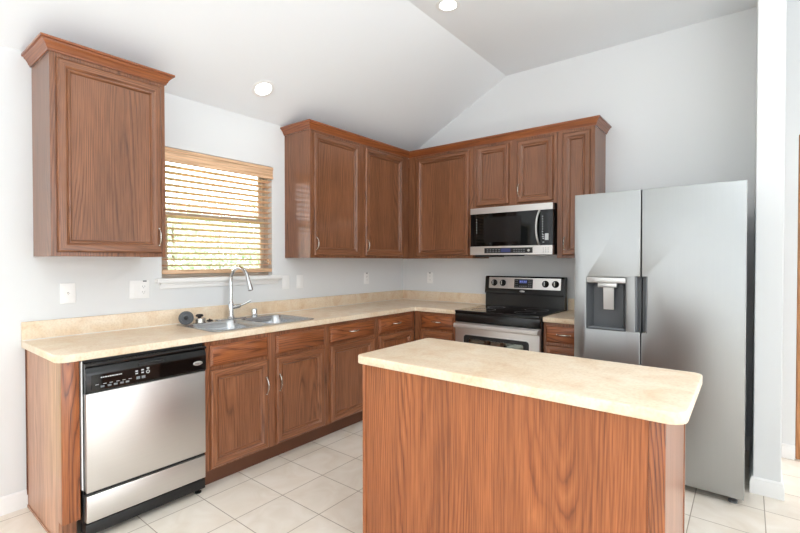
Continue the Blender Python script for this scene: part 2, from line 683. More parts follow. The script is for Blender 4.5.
mb = MB()
mb.box(-0.12, YE - 0.12, 0, XE + 0.12, YE, HC)
struct(mb.build('wall_rear', M['wall'], smooth=False), 'wall behind the viewer', 'wall')
mb = MB()
mb.box(XE, YE, 0, XE + 0.12, 0.12, HC)
struct(mb.build('wall_side', M['wall'], smooth=False), 'wall of the living area far right', 'wall')
mb = MB()
mb.box(2.6, 3.4, 0, XE, 3.52, HC)
mb.box(2.48, 0.12, 0, 2.6, 3.52, HC)
struct(mb.build('wall_far', M['wall'], smooth=False), 'wall at the far end of the hall', 'wall')

# ceiling: sloped part rising from the window wall, then level
mb = MB()
y0, y1 = YE - 0.12, 3.6
prof = [(-0.12, H0 - 0.12 * SL + 0.0), (XR, HC), (XE + 0.12, HC), (XE + 0.12, HC + 0.1), (XR, HC + 0.1), (-0.12, H0 + 0.06)]
mb.rings([[Vector((x, y0, z + 0.0005)) for x, z in prof], [Vector((x, y1, z + 0.0005)) for x, z in prof]])
struct(mb.build('ceiling', M['ceil'], smooth=False), 'white ceiling sloping up from the window wall to a level part', 'ceiling')

BB = [(0.0, 0.0), (0.014, 0.0), (0.014, 0.066), (0.010, 0.076), (0.010, 0.086), (0.004, 0.095), (0.0, 0.095)]
BB = [(o + 0.0005, z + 0.0005) for o, z in BB]
mb = MB().sweep([(0.0, PY1 + 0.02), (0.0, -3.373)], BB)
struct(mb.build('baseboard_left', M['trim']), 'white baseboard left of the base cabinets', 'baseboard')
mb = MB().sweep([(3.09, 0.0), (3.137, 0.0), (3.137, -0.72), (3.262, -0.72), (3.262, 0.0), (3.366, 0.0)], BB)
struct(mb.build('baseboard_right', M['trim']), 'white baseboard wrapped round the wall end', 'baseboard')

# kitchen window
w = struct(bpy.data.objects.new('window_1', None), 'kitchen window behind the wooden blind', 'window')
COL.objects.link(w)
w.location = (-0.07, (WY0 + WY1) / 2, (WZ0 + WZ1) / 2)
hy, hz = (WY1 - WY0) / 2 - 0.001, (WZ1 - WZ0) / 2 - 0.001
YZ = Matrix(((0, 0, 1, 0), (1, 0, 0, 0), (0, 1, 0, 0), (0, 0, 0, 1)))    # plate in XY -> YZ
MB().plate(rrect(-hy, -hz, hy, hz, 0), [rrect(-hy + 0.03, -hz + 0.03, hy - 0.03, hz - 0.03, 0)], -0.04, 0.02, 0.002, YZ).build('window_frame', M['winframe'], w)
for zz0, zz1, xo in ((-hz + 0.03, 0.02, 0.0), (-0.02, hz - 0.03, -0.025)):
    sa = MB().plate(rrect(-hy + 0.031, zz0 + 0.001, hy - 0.031, zz1 - 0.001, 0), [rrect(-hy + 0.066, zz0 + 0.036, hy - 0.066, zz1 - 0.036, 0)], xo - 0.012, xo + 0.012, 0.002, YZ).build('sash', M['winframe'], w)
    MB().box(xo - 0.002, -hy + 0.064, zz0 + 0.034, xo + 0.002, hy - 0.064, zz1 - 0.034).build('pane', M['glass'], sa, smooth=False)

# sill: stool with horns and apron
mb = MB()
mb.box(-0.045, WY0 + 0.001, 1.2155, 0.0, WY1 - 0.001, 1.2305)
mb.plate([(0.0005, -2.70), (0.045, -2.70), (0.045, -1.70), (0.0005, -1.70)], [], 1.2, 1.2305, 0.004)
mb.box(0.0005, -2.672, 1.160, 0.014, -1.728, 1.2, bev=0.003)
mb.box(0.0005, -2.672, 1.185, 0.026, -1.728, 1.2, bev=0.004)
struct(mb.build('trim_1', M['trim']), 'white window sill with apron under the blind', 'trim')

# patio door further along the window wall, out of frame, seen in reflections
d = struct(bpy.data.objects.new('door_1', None), 'glazed patio door left of the picture', 'door')
COL.objects.link(d)
d.location = (-0.07, (PY0 + PY1) / 2, 0)
hy = (PY1 - PY0) / 2 - 0.001
MB().plate(rrect(-hy, 0.002, hy, PZ1 - 0.001, 0), [rrect(-hy + 0.06, 0.05, -0.04, PZ1 - 0.06, 0), rrect(0.04, 0.05, hy - 0.06, PZ1 - 0.06, 0)], -0.04, 0.03, 0.002, YZ).build('door_frame', M['winframe'], d)
for ya, yb in ((-hy + 0.05, -0.03), (0.03, hy - 0.05)):
    MB().box(-0.006, ya, 0.04, -0.001, yb, PZ1 - 0.05).build('pane', M['glass'], d, smooth=False)

# hall door seen as a brown strip at the right edge
d = struct(bpy.data.objects.new('door_2', None), 'brown wooden hall door at the right edge', 'door')
COL.objects.link(d)
d.location = (3.368, 0.06, 0)
MB().box(0.0, -0.05, 0.002, 0.09, 0.055, 2.198, bev=0.003).build('door_casing', M['doorwood'], d)
MB().box(0.094, 0.0, 0.01, 0.132, 0.86, 2.12, bev=0.002).build('door_leaf', M['doorwood'], d)


# ------------------------------------------------------------------ cabinet parts (local frame: x right, -y out to the room, z up)
def door_mesh(w, h, t=0.022):
    """mitred frame door: rounded outer edge, stepped inner moulding with a bead, flat recessed panel"""
    prof = [(0.0, 0.0), (0.0, -t * 0.55), (0.003, -t * 0.8), (0.009, -t), (0.034, -t), (0.037, -t * 0.96),
            (0.045, -t * 0.55), (0.048, -t * 0.50), (0.050, -t * 0.66), (0.054, -t * 0.72), (0.058, -t * 0.62), (0.063, -t * 0.16), (0.067, -t * 0.14)]
    loops = []
    for i, y in prof:
        loops.append([Vector((i, y, i)), Vector((w - i, y, i)), Vector((w - i, y, h - i)), Vector((i, y, h - i))])
    return MB().rings(loops, sidemat=[1, 0, 1, 0])


def drawer_mesh(w, h, t=0.020):
    prof = [(0.0, 0.0), (0.0, -t * 0.4), (0.004, -t * 0.55), (0.011, -t * 0.9), (0.015, -t)]
    loops = []
    for i, y in prof:
        loops.append([Vector((i, y, i)), Vector((w - i, y, i)), Vector((w - i, y, h - i)), Vector((i, y, h - i))])
    return MB().rings(loops)


def bow_handle(parent, x, y, z, length=0.10, horizontal=False):
    mb = MB()
    pts, rad = [], []
    n = 14
    for k in range(n + 1):
        s = k / n * 2 - 1
        out = 0.026 * (1 - abs(s) ** 2.4)
        pts.append((x + s * length / 2, y - out, z) if horizontal else (x, y - out, z + s * length / 2))
        rad.append(0.0032 + 0.0018 * (1 - s * s))
    mb.tube(pts, rad, 8)
    for s in (-1, 1):
        c = (x + s * length / 2, y, z) if horizontal else (x, y, z + s * length / 2)
        mb.lathe([(0.0065, 0.0), (0.0065, 0.002), (0.004, 0.006)], c, (0, -1, 0), 12)
    return mb.build('handle', M['nickel'], parent, loc=(0, 0, 0))


def add_door(root, x0, x1, z0, z1, yf, mats, handle=None, hz=None, hl=0.10):
    dr = door_mesh(x1 - x0, z1 - z0).build('door', mats, root, loc=(x0, yf, z0))
    if handle:
        hx = 0.020 if handle == 'L' else (x1 - x0) - 0.020
        bow_handle(dr, hx, -0.020, hz - z0, hl)
    return dr


def add_drawer(root, x0, x1, z0, z1, yf, mat, handle=True):
    dr = drawer_mesh(x1 - x0, z1 - z0).build('drawer', mat, root, loc=(x0, yf, z0))
    if handle:
        bow_handle(dr, (x1 - x0) / 2, -0.020, (z1 - z0) / 2 + 0.005, 0.10, True)
    return dr


def carcass(root, w, d, z0, z1, mats, top=True, endx=(0.0, 0.0)):
    mb = MB()
    t = 0.016
    mb.box(0.001, -d + 0.0185, z0, t, -0.002, z1)
    mb.box(w - t, -d + 0.0185, z0, w - 0.001, -0.002, z1)
    mb.box(t, -d + 0.0185, z0 + 0.004, w - t, -0.002, z0 + 0.02)
    mb.box(t, -0.012, z0 + 0.02, w - t, -0.002, z1)
    if top:
        mb.box(t, -d + 0.0185, z1 - 0.016, w - t, -0.012, z1)
    return mb.build('carcass', mats, root, smooth=False)


def face_frame(root, w, d, z0, z1, holes, mat):
    """frame board with openings in the plane y = -d"""
    return MB().plate(rrect(0.0005, z0, w - 0.0005, z1, 0), [rrect(*h, 0) for h in holes], d - 0.018, d, 0.0008, XZ).build('face_frame', mat, root, smooth=False)


UPZ0, UPZ1, UD = 1.372, 2.425, 0.33
UPM = (M['up_v'], M['up_h'])
LOM = (M['lo_v'], M['lo_h'])
CROWN = [(0.001, 0.0), (0.008, 0.0), (0.009, 0.008), (0.013, 0.012), (0.017, 0.022), (0.025, 0.034), (0.032, 0.040), (0.034, 0.046), (0.043, 0.049), (0.043, 0.060), (0.001, 0.060)]
CZ = 2.413


def crownprof(dz=CZ):
    return [(o, z + dz) for o, z in CROWN]


RW = PI / 2     # rotation of units on the window wall

# wall cabinet left of the window
c1w = 0.562
r = thing('wall_cabinet', 'single door oak wall cabinet hung alone left of the window', 'cabinet', (0, -3.336, 0), RW)
carcass(r, c1w, UD, UPZ0, UPZ1 - 0.016, M['up_v'])
face_frame(r, c1w, UD, UPZ0, UPZ1, [(0.045, UPZ0 + 0.04, c1w - 0.045, UPZ1 - 0.05)], M['up_v'])
add_door(r, 0.026, c1w - 0.026, UPZ0 + 0.022, 2.385, -UD - 0.0005, UPM, 'R', 1.49)
mb = MB().sweep([(0, -0.002), (0, -UD), (c1w, -UD), (c1w, -0.002)], crownprof(2.4095), mats=[1, 0, 1])
mb.build('crown_molding', (M['crown_x'], M['crown_y']), r)

# corner run: two doors on the window wall side
cw = 1.647
r = thing('wall_cabinet', 'two door oak wall cabinet right of the window, running into the corner', 'cabinet', (0, -1.647, 0), RW)
cx1 = cw - UD
carcass(r, cw, UD, UPZ0, UPZ1 - 0.016, M['up_v'])
face_frame(r, cx1 - 0.0005, UD, UPZ0, UPZ1, [(0.045, UPZ0 + 0.04, 0.54, UPZ1 - 0.05), (0.66, UPZ0 + 0.04, cx1 - 0.09, UPZ1 - 0.05)], M['up_v'])
add_door(r, 0.030, 0.562, UPZ0 + 0.022, 2.385, -UD - 0.0005, UPM, 'L', 1.49)
add_door(r, 0.640, 1.203, UPZ0 + 0.022, 2.385, -UD - 0.0005, UPM, 'L', 1.49)

# back wall: single door, over-range pair, narrow door
bx0 = UD + 0.0015
r = thing('wall_cabinet', 'single wide door oak wall cabinet between the corner and the microwave', 'cabinet', (bx0, 0, 0))
w_ = 1.083 - bx0
carcass(r, w_, UD, UPZ0, UPZ1 - 0.016, M['up_v'])
face_frame(r, w_, UD, UPZ0, UPZ1, [(0.14, UPZ0 + 0.04, w_ - 0.06, UPZ1 - 0.05)], M['up_v'])
add_door(r, 0.110, w_ - 0.038, UPZ0 + 0.022, 2.385, -UD - 0.0005, UPM)
r = thing('wall_cabinet', 'short two door oak wall cabinet directly above the microwave', 'cabinet', (1.085, 0, 0))
w_ = 0.777
carcass(r, w_, UD, 1.828, UPZ1 - 0.016, M['up_v'])
face_frame(r, w_, UD, 1.828, UPZ1, [(0.06, 1.87, 0.335, UPZ1 - 0.05), (0.455, 1.87, w_ - 0.045, UPZ1 - 0.05)], M['up_v'])
add_door(r, 0.040, 0.358, 1.85, 2.385, -UD - 0.0005, UPM)
add_door(r, 0.434, w_ - 0.030, 1.85, 2.385, -UD - 0.0005, UPM, 'L', 1.96)
r = thing('wall_cabinet', 'narrow single door oak wall cabinet between the microwave and the refrigerator', 'cabinet', (1.864, 0, 0))
w_ = 0.293
carcass(r, w_, UD, UPZ0, UPZ1 - 0.016, M['up_v'])
face_frame(r, w_, UD, UPZ0, UPZ1, [(0.07, UPZ0 + 0.04, w_ - 0.055, UPZ1 - 0.05)], M['up_v'])
add_door(r, 0.046, w_ - 0.032, UPZ0 + 0.022, 2.385, -UD - 0.0005, UPM, 'L', 1.49)

mb = MB().sweep([(0.002, -1.6475), (UD, -1.6475), (UD, -UD), (2.1575, -UD), (2.1575, -0.002)], crownprof(2.4095), mats=[0, 1, 0, 1])
o = mb.build('crown_molding', (M['crown_x'], M['crown_y']))
tag(o, 'long oak crown molding along the top of the corner run of wall cabinets', 'molding')

# ---- base cabinets
BZ0, BZ1, BD = 0.105, 0.8745, 0.61


def base_unit(label, x, y, rot, w, drawers, doors, sink=False):
    r = thing('base_cabinet', label, 'cabinet', (x, y, 0), rot)
    carcass(r, w, BD, BZ0, BZ1, M['lo_v'], top=False)
    holes = [(a + 0.02, 0.74, b - 0.02, 0.83) for a, b, _ in drawers] + [(a + 0.02, 0.15, b - 0.02, 0.68) for a, b, _ in doors]
    face_frame(r, w, BD, BZ0, BZ1, holes, M['lo_v'])
    for a, b, h in drawers:
        add_drawer(r, a, b, 0.722, 0.848, -BD - 0.0005, M['dr_h'], h)
    for a, b, h in doors:
        add_door(r, a, b, 0.118, 0.700, -BD - 0.0005, LOM, h, 0.53, 0.11)
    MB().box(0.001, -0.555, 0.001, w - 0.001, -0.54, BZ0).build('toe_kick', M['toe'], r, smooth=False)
    return r


Y0 = -2.682
base_unit('oak sink base cabinet with two doors and false drawer fronts', 0, Y0, RW, 0.952,
          [(0.028, 0.428, False), (0.492, 0.922, False)], [(0.028, 0.428, 'R'), (0.492, 0.922, 'L')], True)
base_unit('oak base cabinet right of the sink unit with one drawer over a door', 0, -1.7295, RW, 0.561,
          [(0.030, 0.528, True)], [(0.030, 0.528, None)])
base_unit('oak corner base cabinet with a drawer next to the inner corner', 0, -1.168, RW, 0.555,
          [(0.034, 0.506, True)], [(0.034, 0.506, None)])
r = base_unit('oak base cabinet left of the range with one drawer', 0.6135, 0, 0, 0.468,
              [(0.080, 0.430, True)], [(0.080, 0.430, None)])
base_unit('small oak base cabinet squeezed between the range and the refrigerator', 1.8575, 0, 0, 0.33,
          [(0.022, 0.300, True)], [(0.022, 0.300, None)])

# end panel at the left of the dishwasher: veneer side, notched stile
r = thing('cabinet_end_panel', 'oak end panel and upright stile left of the dishwasher', 'panel', (0, 0, 0))
pf = [(0.003, 0.001), (0.555, 0.001), (0.555, 0.115), (0.590, 0.115), (0.590, 0.8745), (0.003, 0.8745)]
mb = MB()
mb.rings([[Vector((x, -3.372, z)) for x, z in pf], [Vector((x, -3.358, z)) for x, z in pf]])
mb.build('side_panel', M['isl_side'], r, smooth=False)
MB().box(0.591, -3.372, 0.115, 0.612, -3.300, 0.8745, bev=0.0015).build('stile', M['st_v'], r)
MB().box(0.541, -3.357, 0.001, 0.556, -3.300, 0.115).build('toe_block', M['lo_v'], r, smooth=False)
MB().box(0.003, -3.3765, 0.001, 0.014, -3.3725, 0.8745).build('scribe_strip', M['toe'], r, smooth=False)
MB().box(0.0145, -3.3765, 0.001, 0.555, -3.3725, 0.014).build('shoe_strip', M['isl_side'], r, smooth=False)

# ------------------------------------------------------------------ worktops
SX0, SX1, SY0, SY1 = 0.052, 0.578, -2.60, -1.80
TZ0, TZ1 = 0.876, 0.914
r = thing('countertop', 'long cream laminate countertop turning the corner, holding the sink', 'countertop', (0, 0, 0))
out = [(0.002, -3.392)]
rr = 0.055
for k in range(9):
    a = -PI / 2 + k / 8 * PI / 2
    out.append((0.635 - rr + rr * math.cos(a), -3.392 + rr + rr * math.sin(a)))
out += [(0.635, -0.643), (0.643, -0.635), (1.0845, -0.635), (1.0845, -0.002), (0.002, -0.002)]
MB().plate(out, [rrect(SX0 + 0.012, SY0 + 0.012, SX1 - 0.012, SY1 - 0.012, 0.05)], TZ0, TZ1, 0.004).build('worktop', M['lam'], r)
MB().box(0.002, -3.392, TZ1, 0.021, -0.0215, 1.016, bev=0.003).build('backsplash', M['lam'], r)
MB().box(0.002, -0.021, TZ1, 1.0845, -0.002, 1.016, bev=0.003).build('backsplash', M['lam'], r)
MB().sweep([(0.021, -3.390), (0.021, -0.021), (1.0845, -0.021)], [(0.0, TZ1), (0.005, TZ1), (0.0, TZ1 + 0.005)]).build('caulk_line', M['caulk'], r)
r = thing('countertop', 'short cream laminate countertop between the range and the refrigerator', 'countertop', (0, 0, 0))
MB().plate(rrect(1.8585, -0.635, 2.186, -0.002, 0.003), [], TZ0, TZ1, 0.004).build('worktop', M['lam'], r)
MB().box(1.8585, -0.021, TZ1, 2.186, -0.002, 1.016, bev=0.003).build('backsplash', M['lam'], r)

# island
r = thing('kitchen_island', 'oak veneered kitchen island cabinet in the foreground', 'island', (0, 0, 0))
IX0, IX1, IY0, IY1 = 1.698, 2.918, -2.500, -1.962
MB().box(IX0 + 0.022, IY0 + 0.004, 0.001, IX1 - 0.044, IY0 + 0.020, 0.8745).build('back_panel', M['isl'], r, smooth=False)
MB().box(IX0 + 0.001, IY0, 0.001, IX0 + 0.0215, IY0 + 0.03, 0.8745, bev=0.002).build('corner_stile', M['isl'], r)
MB().box(IX1 - 0.0435, IY0, 0.001, IX1, IY0 + 0.022, 0.8745, bev=0.002).build('corner_stile', M['st_v'], r)
MB().box(IX1 - 0.018, IY0 + 0.0225, 0.001, IX1 - 0.003, IY1 - 0.020, 0.8745).build('side_panel', M['isl_end'], r, smooth=False)
MB().box(IX0 + 0.001, IY0 + 0.0305, 0.001, IX0 + 0.016, IY1 - 0.020, 0.8745).build('side_panel', M['isl_end'], r, smooth=False)
MB().box(IX0, IY1 - 0.0195, 0.105, IX1, IY1, 0.8745, bev=0.0015).build('face_frame', M['lo_v'], r, smooth=False)
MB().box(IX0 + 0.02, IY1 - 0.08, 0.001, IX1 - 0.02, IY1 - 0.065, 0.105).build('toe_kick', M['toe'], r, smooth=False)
o = MB().plate(rrect(1.681, -2.528, 2.972, -1.936, (0.03, 0.055, 0.035, 0.03)), [], TZ0, TZ1, 0.005).build('countertop', M['lam'])
tag(o, 'cream laminate island countertop with rounded corners', 'countertop')

# ------------------------------------------------------------------ sink, tap and small things on the deck
r = thing('kitchen_sink', 'stainless double bowl sink set in the countertop below the window', 'sink', (0, 0, 0))
BW = [(0.150, -2.573, 0.552, -2.215), (0.150, -2.185, 0.552, -1.827)]
MB().plate(rrect(SX0, SY0, SX1, SY1, 0.045), [rrect(*b, 0.06) for b in BW], TZ1 + 0.0006, TZ1 + 0.0046, 0.0015).build('rim', M['ss_sink'], r)
for b in BW:
    loops = []
    for ins, z, rad in ((0.0, TZ1 + 0.003, 0.06), (0.004, TZ1 - 0.004, 0.06), (0.012, TZ1 - 0.06, 0.06), (0.018, TZ1 - 0.13, 0.06), (0.030, TZ1 - 0.155, 0.055), (0.055, TZ1 - 0.166, 0.05), (0.12, TZ1 - 0.170, 0.04)):
        loops.append([Vector((x, y, z)) for x, y in rrect(b[0] + ins, b[1] + ins, b[2] - ins, b[3] - ins, rad)])
    bo = MB().rings(loops, closed_start=False).build('bowl', M['ss_sink'], r)
    cx, cy = (b[0] + b[2]) / 2, (b[1] + b[3]) / 2
    MB().lathe([(0.042, 0.0), (0.042, 0.002), (0.036, 0.004), (0.030, 0.001), (0.006, 0.001), (0.004, 0.008)], (cx, cy, TZ1 - 0.1695)).build('drain', M['chrome'], bo)

DZ = TZ1 + 0.0050
fx, fy = 0.095, -2.205
r = thing('faucet', 'tall chrome gooseneck pull-down faucet behind the sink', 'faucet', (fx, fy, DZ))
MB().plate(rrect(-0.028, -0.12, 0.028, 0.12, 0.028), [], 0.0, 0.006, 0.002).build('deck_plate', M['chrome'], r)
MB().lathe([(0.027, 0.006), (0.027, 0.012), (0.021, 0.02), (0.019, 0.06), (0.019, 0.115), (0.014, 0.125), (0.0115, 0.135)]).build('body', M['chrome'], r)
pts = [(0, 0, 0.13), (0, 0, 0.20), (0, 0, 0.27)]
R_ = 0.095
for k in range(1, 15):
    a = PI - k / 14 * (PI * 0.92)
    pts.append((R_ + R_ * math.cos(a), 0.10 * (R_ + R_ * math.cos(a)), 0.285 + R_ * math.sin(a)))
MB().tube(pts, 0.0125, 14).build('spout', M['chrome'], r)
e = Vector(pts[-1])
dv = (e - Vector(pts[-2])).normalized()
MB().tube([e - dv * 0.005, e + dv * 0.012, e + dv * 0.03, e + dv * 0.075, e + dv * 0.095, e + dv * 0.098], [0.0135, 0.015, 0.0155, 0.0185, 0.019, 0.014], 16).build('spray_head', M['chrome'], r)
hd = MB().lathe([(0.013, 0.0), (0.016, 0.004), (0.016, 0.045), (0.012, 0.055), (0.006, 0.058)], (0.0, 0.016, 0.085), (0.15, 1, 0.12), 18)
hd.tube([(0.008, 0.066, 0.092), (0.012, 0.09, 0.100), (0.02, 0.15, 0.125)], [0.0085, 0.008, 0.0095], 10)
hd.build('handle', M['chrome'], r)

o = MB().lathe([(0.028, 0.0), (0.028, 0.004), (0.023, 0.006), (0.023, 0.048), (0.021, 0.056), (0.012, 0.059)], (0, 0, 0)).build('air_gap_cap', M['chrome'], loc=(0.09, -2.005, DZ))
tag(o, 'short chrome air gap cap on the sink deck right of the faucet', 'cap')
r = thing('sink_stopper', 'chrome sink stopper with black knob on the deck left of the faucet', 'stopper', (0.110, -2.452, DZ))
MB().lathe([(0.043, 0.0), (0.045, 0.003), (0.043, 0.008), (0.040, 0.030), (0.034, 0.034), (0.012, 0.034)]).build('cup', M['nickel'], r)
MB().lathe([(0.012, 0.034), (0.012, 0.040), (0.024, 0.044), (0.025, 0.052), (0.018, 0.058), (0.006, 0.059)]).build('knob', M['rubber'], r)
r = thing('sink_strainer', 'dark round sink strainer lying tilted at the left end of the sink', 'strainer', (0.150, -2.565, DZ + 0.046))
r.rotation_euler = Vector((0.86, -0.42, 0.30)).to_track_quat('Z', 'Y').to_euler()
MB().lathe([(0.040, -0.004), (0.046, -0.002), (0.047, 0.003), (0.042, 0.006), (0.033, 0.003), (0.030, -0.012), (0.028, -0.018), (0.010, -0.018)]).build('flange', M['dkgrey'], r)
MB().lathe([(0.040, -0.0045), (0.038, -0.010), (0.034, -0.036), (0.028, -0.040)]).build('basket', M['nickel'], r)
MB().lathe([(0.007, -0.018), (0.007, 0.002), (0.013, 0.004), (0.013, 0.010), (0.006, 0.012)]).build('knob', M['rubber'], r)
o = MB().lathe([(0.020, 0.0), (0.022, 0.004), (0.018, 0.009), (0.006, 0.010), (0.005, 0.016), (0.002, 0.017)], n=18).build('drain_plug', M['rubber'], loc=(0.085, -2.365, DZ))
tag(o, 'small black rubber drain plug on the sink deck beside the faucet', 'plug')


class Marks:
    """pale printed marks, each its own small part of a panel"""

    def __init__(self, parent):
        self.parent = parent

    def box(self, *a):
        MB().box(*a).build('printed_mark', M['mark'], self.parent, smooth=False)


# ------------------------------------------------------------------ dishwasher (local: x right, -y out)
r = thing('dishwasher', 'stainless dishwasher with black control panel under the left end of the countertop', 'dishwasher', (0, -3.291, 0), RW)
W_ = 0.600
MB().box(0.004, -0.600, 0.085, W_, -0.03, 0.868).build('tub', M['blackm'], r, smooth=False)
MB().box(-0.0025, -0.612, 0.25, 0.003, -0.59, 0.868).build('side_strip', M['white_pl'], r, smooth=False)
# control panel with curved section
sec = [(-0.6005, 0.716), (-0.640, 0.716), (-0.646, 0.724), (-0.647, 0.800), (-0.644, 0.815), (-0.636, 0.835), (-0.648, 0.846), (-0.648, 0.852), (-0.640, 0.858), (-0.6005, 0.858)]
cp = MB().rings([[Vector((0.006, y, z)) for y, z in sec], [Vector((W_ - 0.002, y, z)) for y, z in sec]]).build('control_panel', M['black'], r)
MB().box(0.03, -0.6482, 0.728, W_ - 0.03, -0.6472, 0.800).build('control_face', M['glassblk'], cp, smooth=False)
MB().box(0.24, -0.6495, 0.806, 0.36, -0.640, 0.820, bev=0.002).build('latch', M['blackm'], cp)
for x in (0.075, 0.105, 0.132, 0.16, 0.185):
    MB().box(x - 0.008, -0.6500, 0.736, x + 0.008, -0.6483, 0.745, bev=0.0006).build('button', M['mdgrey'], cp)
for x in (0.235, 0.26):
    MB().box(x - 0.009, -0.6500, 0.742, x + 0.009, -0.6483, 0.756, bev=0.0006).build('button', M['mdgrey'], cp)
mk = Marks(cp)
x = 0.068
while x < 0.155:
    wd = random.uniform(0.004, 0.012)
    mk.box(x, -0.6489, 0.782, x + wd, -0.6483, 0.787)
    x += wd + 0.003
for x in (0.045, 0.078, 0.105, 0.135, 0.162, 0.19):
    mk.box(x, -0.6489, 0.7515, x + 0.014, -0.6483, 0.7535)
for x, z in ((0.228, 0.772), (0.256, 0.772), (0.256, 0.786), (0.282, 0.790), (0.228, 0.784)):
    mk.box(x - 0.006, -0.6489, z - 0.003, x + 0.006, -0.6483, z + 0.003)
MB().plate([(0.282 + 0.009 * math.cos(a), 0.772 + 0.009 * math.sin(a)) for a in [k * PI / 8 for k in range(16)]],
         [[(0.282 + 0.006 * math.cos(a), 0.772 + 0.006 * math.sin(a)) for a in [k * PI / 8 for k in range(16)]]], 0.6483, 0.6490, 0.0, XZ).build('printed_ring', M['mark'], cp, smooth=False)


def oval(cx, cz, a, b, n=28):
    return [(cx + a * math.cos(2 * PI * k / n), cz + b * math.sin(2 * PI * k / n)) for k in range(n)]


def text_mesh(body, size, parent, mat, loc, rot=(PI / 2, 0, 0), name='lettering', ext=0.0004):
    cu = bpy.data.curves.new(name, 'FONT')
    cu.body = body
    cu.size = size
    cu.extrude = ext
    cu.align_x = 'CENTER'
    cu.align_y = 'CENTER'
    ob = bpy.data.objects.new(name, cu)
    me = bpy.data.meshes.new_from_object(ob)
    bpy.data.objects.remove(ob)
    bpy.data.curves.remove(cu)
    me.materials.clear()
    me.materials.append(mat)
    o = bpy.data.objects.new(name, me)
    COL.objects.link(o)
    o.parent = parent
    o.location = loc
    o.rotation_euler = rot
    return o


bd = MB().plate(oval(0.548, 0.766, 0.027, 0.0125), [], 0.6483, 0.6503, 0.0008, XZ).build('badge', M['ss_light'], cp)
text_mesh('Whirlpool', 0.011, bd, M['dkgrey'], (0.548, -0.6505, 0.766))
MB().box(0.008, -0.642, 0.238, W_ - 0.004, -0.6005, 0.713, bev=0.004).build('door_panel', M['ss_h'], r)
MB().box(0.008, -0.639, 0.092, W_ - 0.004, -0.6005, 0.222, bev=0.004).build('access_panel', M['ss_h'], r)
MB().box(0.010, -0.628, 0.223, W_ - 0.006, -0.6005, 0.237).build('gap_strip', M['blackm'], r, smooth=False)
MB().box(0.006, -0.634, 0.030, W_ - 0.004, -0.56, 0.084, bev=0.003).build('toe_kick', M['blackm'], r)
for x in (0.03, W_ - 0.03):
    MB().lathe([(0.018, 0.0005), (0.018, 0.008), (0.006, 0.012), (0.006, 0.035)], (x, -0.600, 0), n=14).build('foot', M['blackm'], r)

# ------------------------------------------------------------------ range
r = thing('range', 'stainless and black electric range with glass cooktop', 'stove', (1.4725, 0, 0))
hw = 0.379
MB().box(-hw, -0.635, 0.03, hw, -0.03, 0.898, bev=0.003).build('body', M['blackm'], r)
ct = MB().plate(rrect(-hw - 0.002, 0.11, hw + 0.002, 0.682, (0.004, 0.004, 0.02, 0.02)), [], 0.899, 0.921, 0.005, Matrix(((1, 0, 0, 0), (0, -1, 0, 0), (0, 0, 1, 0), (0, 0, 0, 1)))).build('cooktop', M['glassblk'], r)
for bxx, byy, rad in ((-0.19, -0.50, 0.105), (0.19, -0.50, 0.085), (-0.19, -0.25, 0.08), (0.19, -0.25, 0.10)):
    MB().plate(oval(bxx, byy, rad, rad, 36), [oval(bxx, byy, rad - 0.003, rad - 0.003, 36)], 0.9211, 0.9214).build('burner_ring', M['dkgrey'], ct, smooth=False)
MB().box(-hw, -0.672, 0.822, hw, -0.6355, 0.898, bev=0.006).build('front_band', M['black'], r)
# oven door with rounded window
od = MB().plate(rrect(-hw + 0.002, 0.235, hw - 0.002, 0.818, 0.004), [], 0.6355, 0.668, 0.004, XZ).build('oven_door', M['ss_h'], r)
MB().plate(rrect(-0.300, 0.33, 0.300, 0.722, 0.03), [rrect(-0.292, 0.338, 0.292, 0.714, 0.026)], 0.6682, 0.6715, 0.001, XZ).build('window_trim', M['ss_light'], od)
MB().plate(rrect(-0.2915, 0.3385, 0.2915, 0.7135, 0.026), [rrect(-0.245, 0.38, 0.245, 0.682, 0.01)], 0.6682, 0.6695, 0.0003, XZ).build('window_border', M['blackm'], od)
MB().plate(rrect(-0.2445, 0.3805, 0.2445, 0.6815, 0.01), [], 0.6682, 0.6690, 0.0, XZ).build('oven_window', M['ovenglass'], od, smooth=False)
sec = [(-0.684, 0.770), (-0.700, 0.772), (-0.708, 0.784), (-0.708, 0.800), (-0.700, 0.810), (-0.684, 0.812)]
hb = MB().rings([[Vector((-hw + 0.006, y, z)) for y, z in sec], [Vector((hw - 0.006, y, z)) for y, z in sec]])
for x in (-hw + 0.02, hw - 0.02):
    hb.box(x - 0.015, -0.690, 0.776, x + 0.015, -0.6682, 0.806)
hb.build('door_handle', M['ss_h'], od)
dw = MB().plate(rrect(-hw + 0.002, 0.05, hw - 0.002, 0.226, 0.004), [], 0.6355, 0.664, 0.004, XZ).build('drawer', M['ss_h'], r)
for x in (-0.33, 0.33):
    for y in (-0.58, -0.10):
        MB().lathe([(0.018, 0.0005), (0.018, 0.01), (0.008, 0.03)], (x, y, 0), n=12).build('foot', M['blackm'], r)
# backguard: lower recessed panel and projecting control head
bg = MB()
sec = [(-0.030, 0.9), (-0.098, 0.9), (-0.092, 1.035), (-0.112, 1.042), (-0.112, 1.052), (-0.095, 1.190), (-0.086, 1.203), (-0.030, 1.203)]
bg.rings([[Vector((-hw, y, z)) for y, z in sec], [Vector((hw, y, z)) for y, z in sec]])
bgo = bg.build('backguard', M['black'], r)
tilt = math.atan2(0.017, 0.138)


def on_guard(x, z, off=0.0):
    y = -0.112 + (z - 1.052) * 0.017 / 0.138
    return Vector((x, y - off, z))


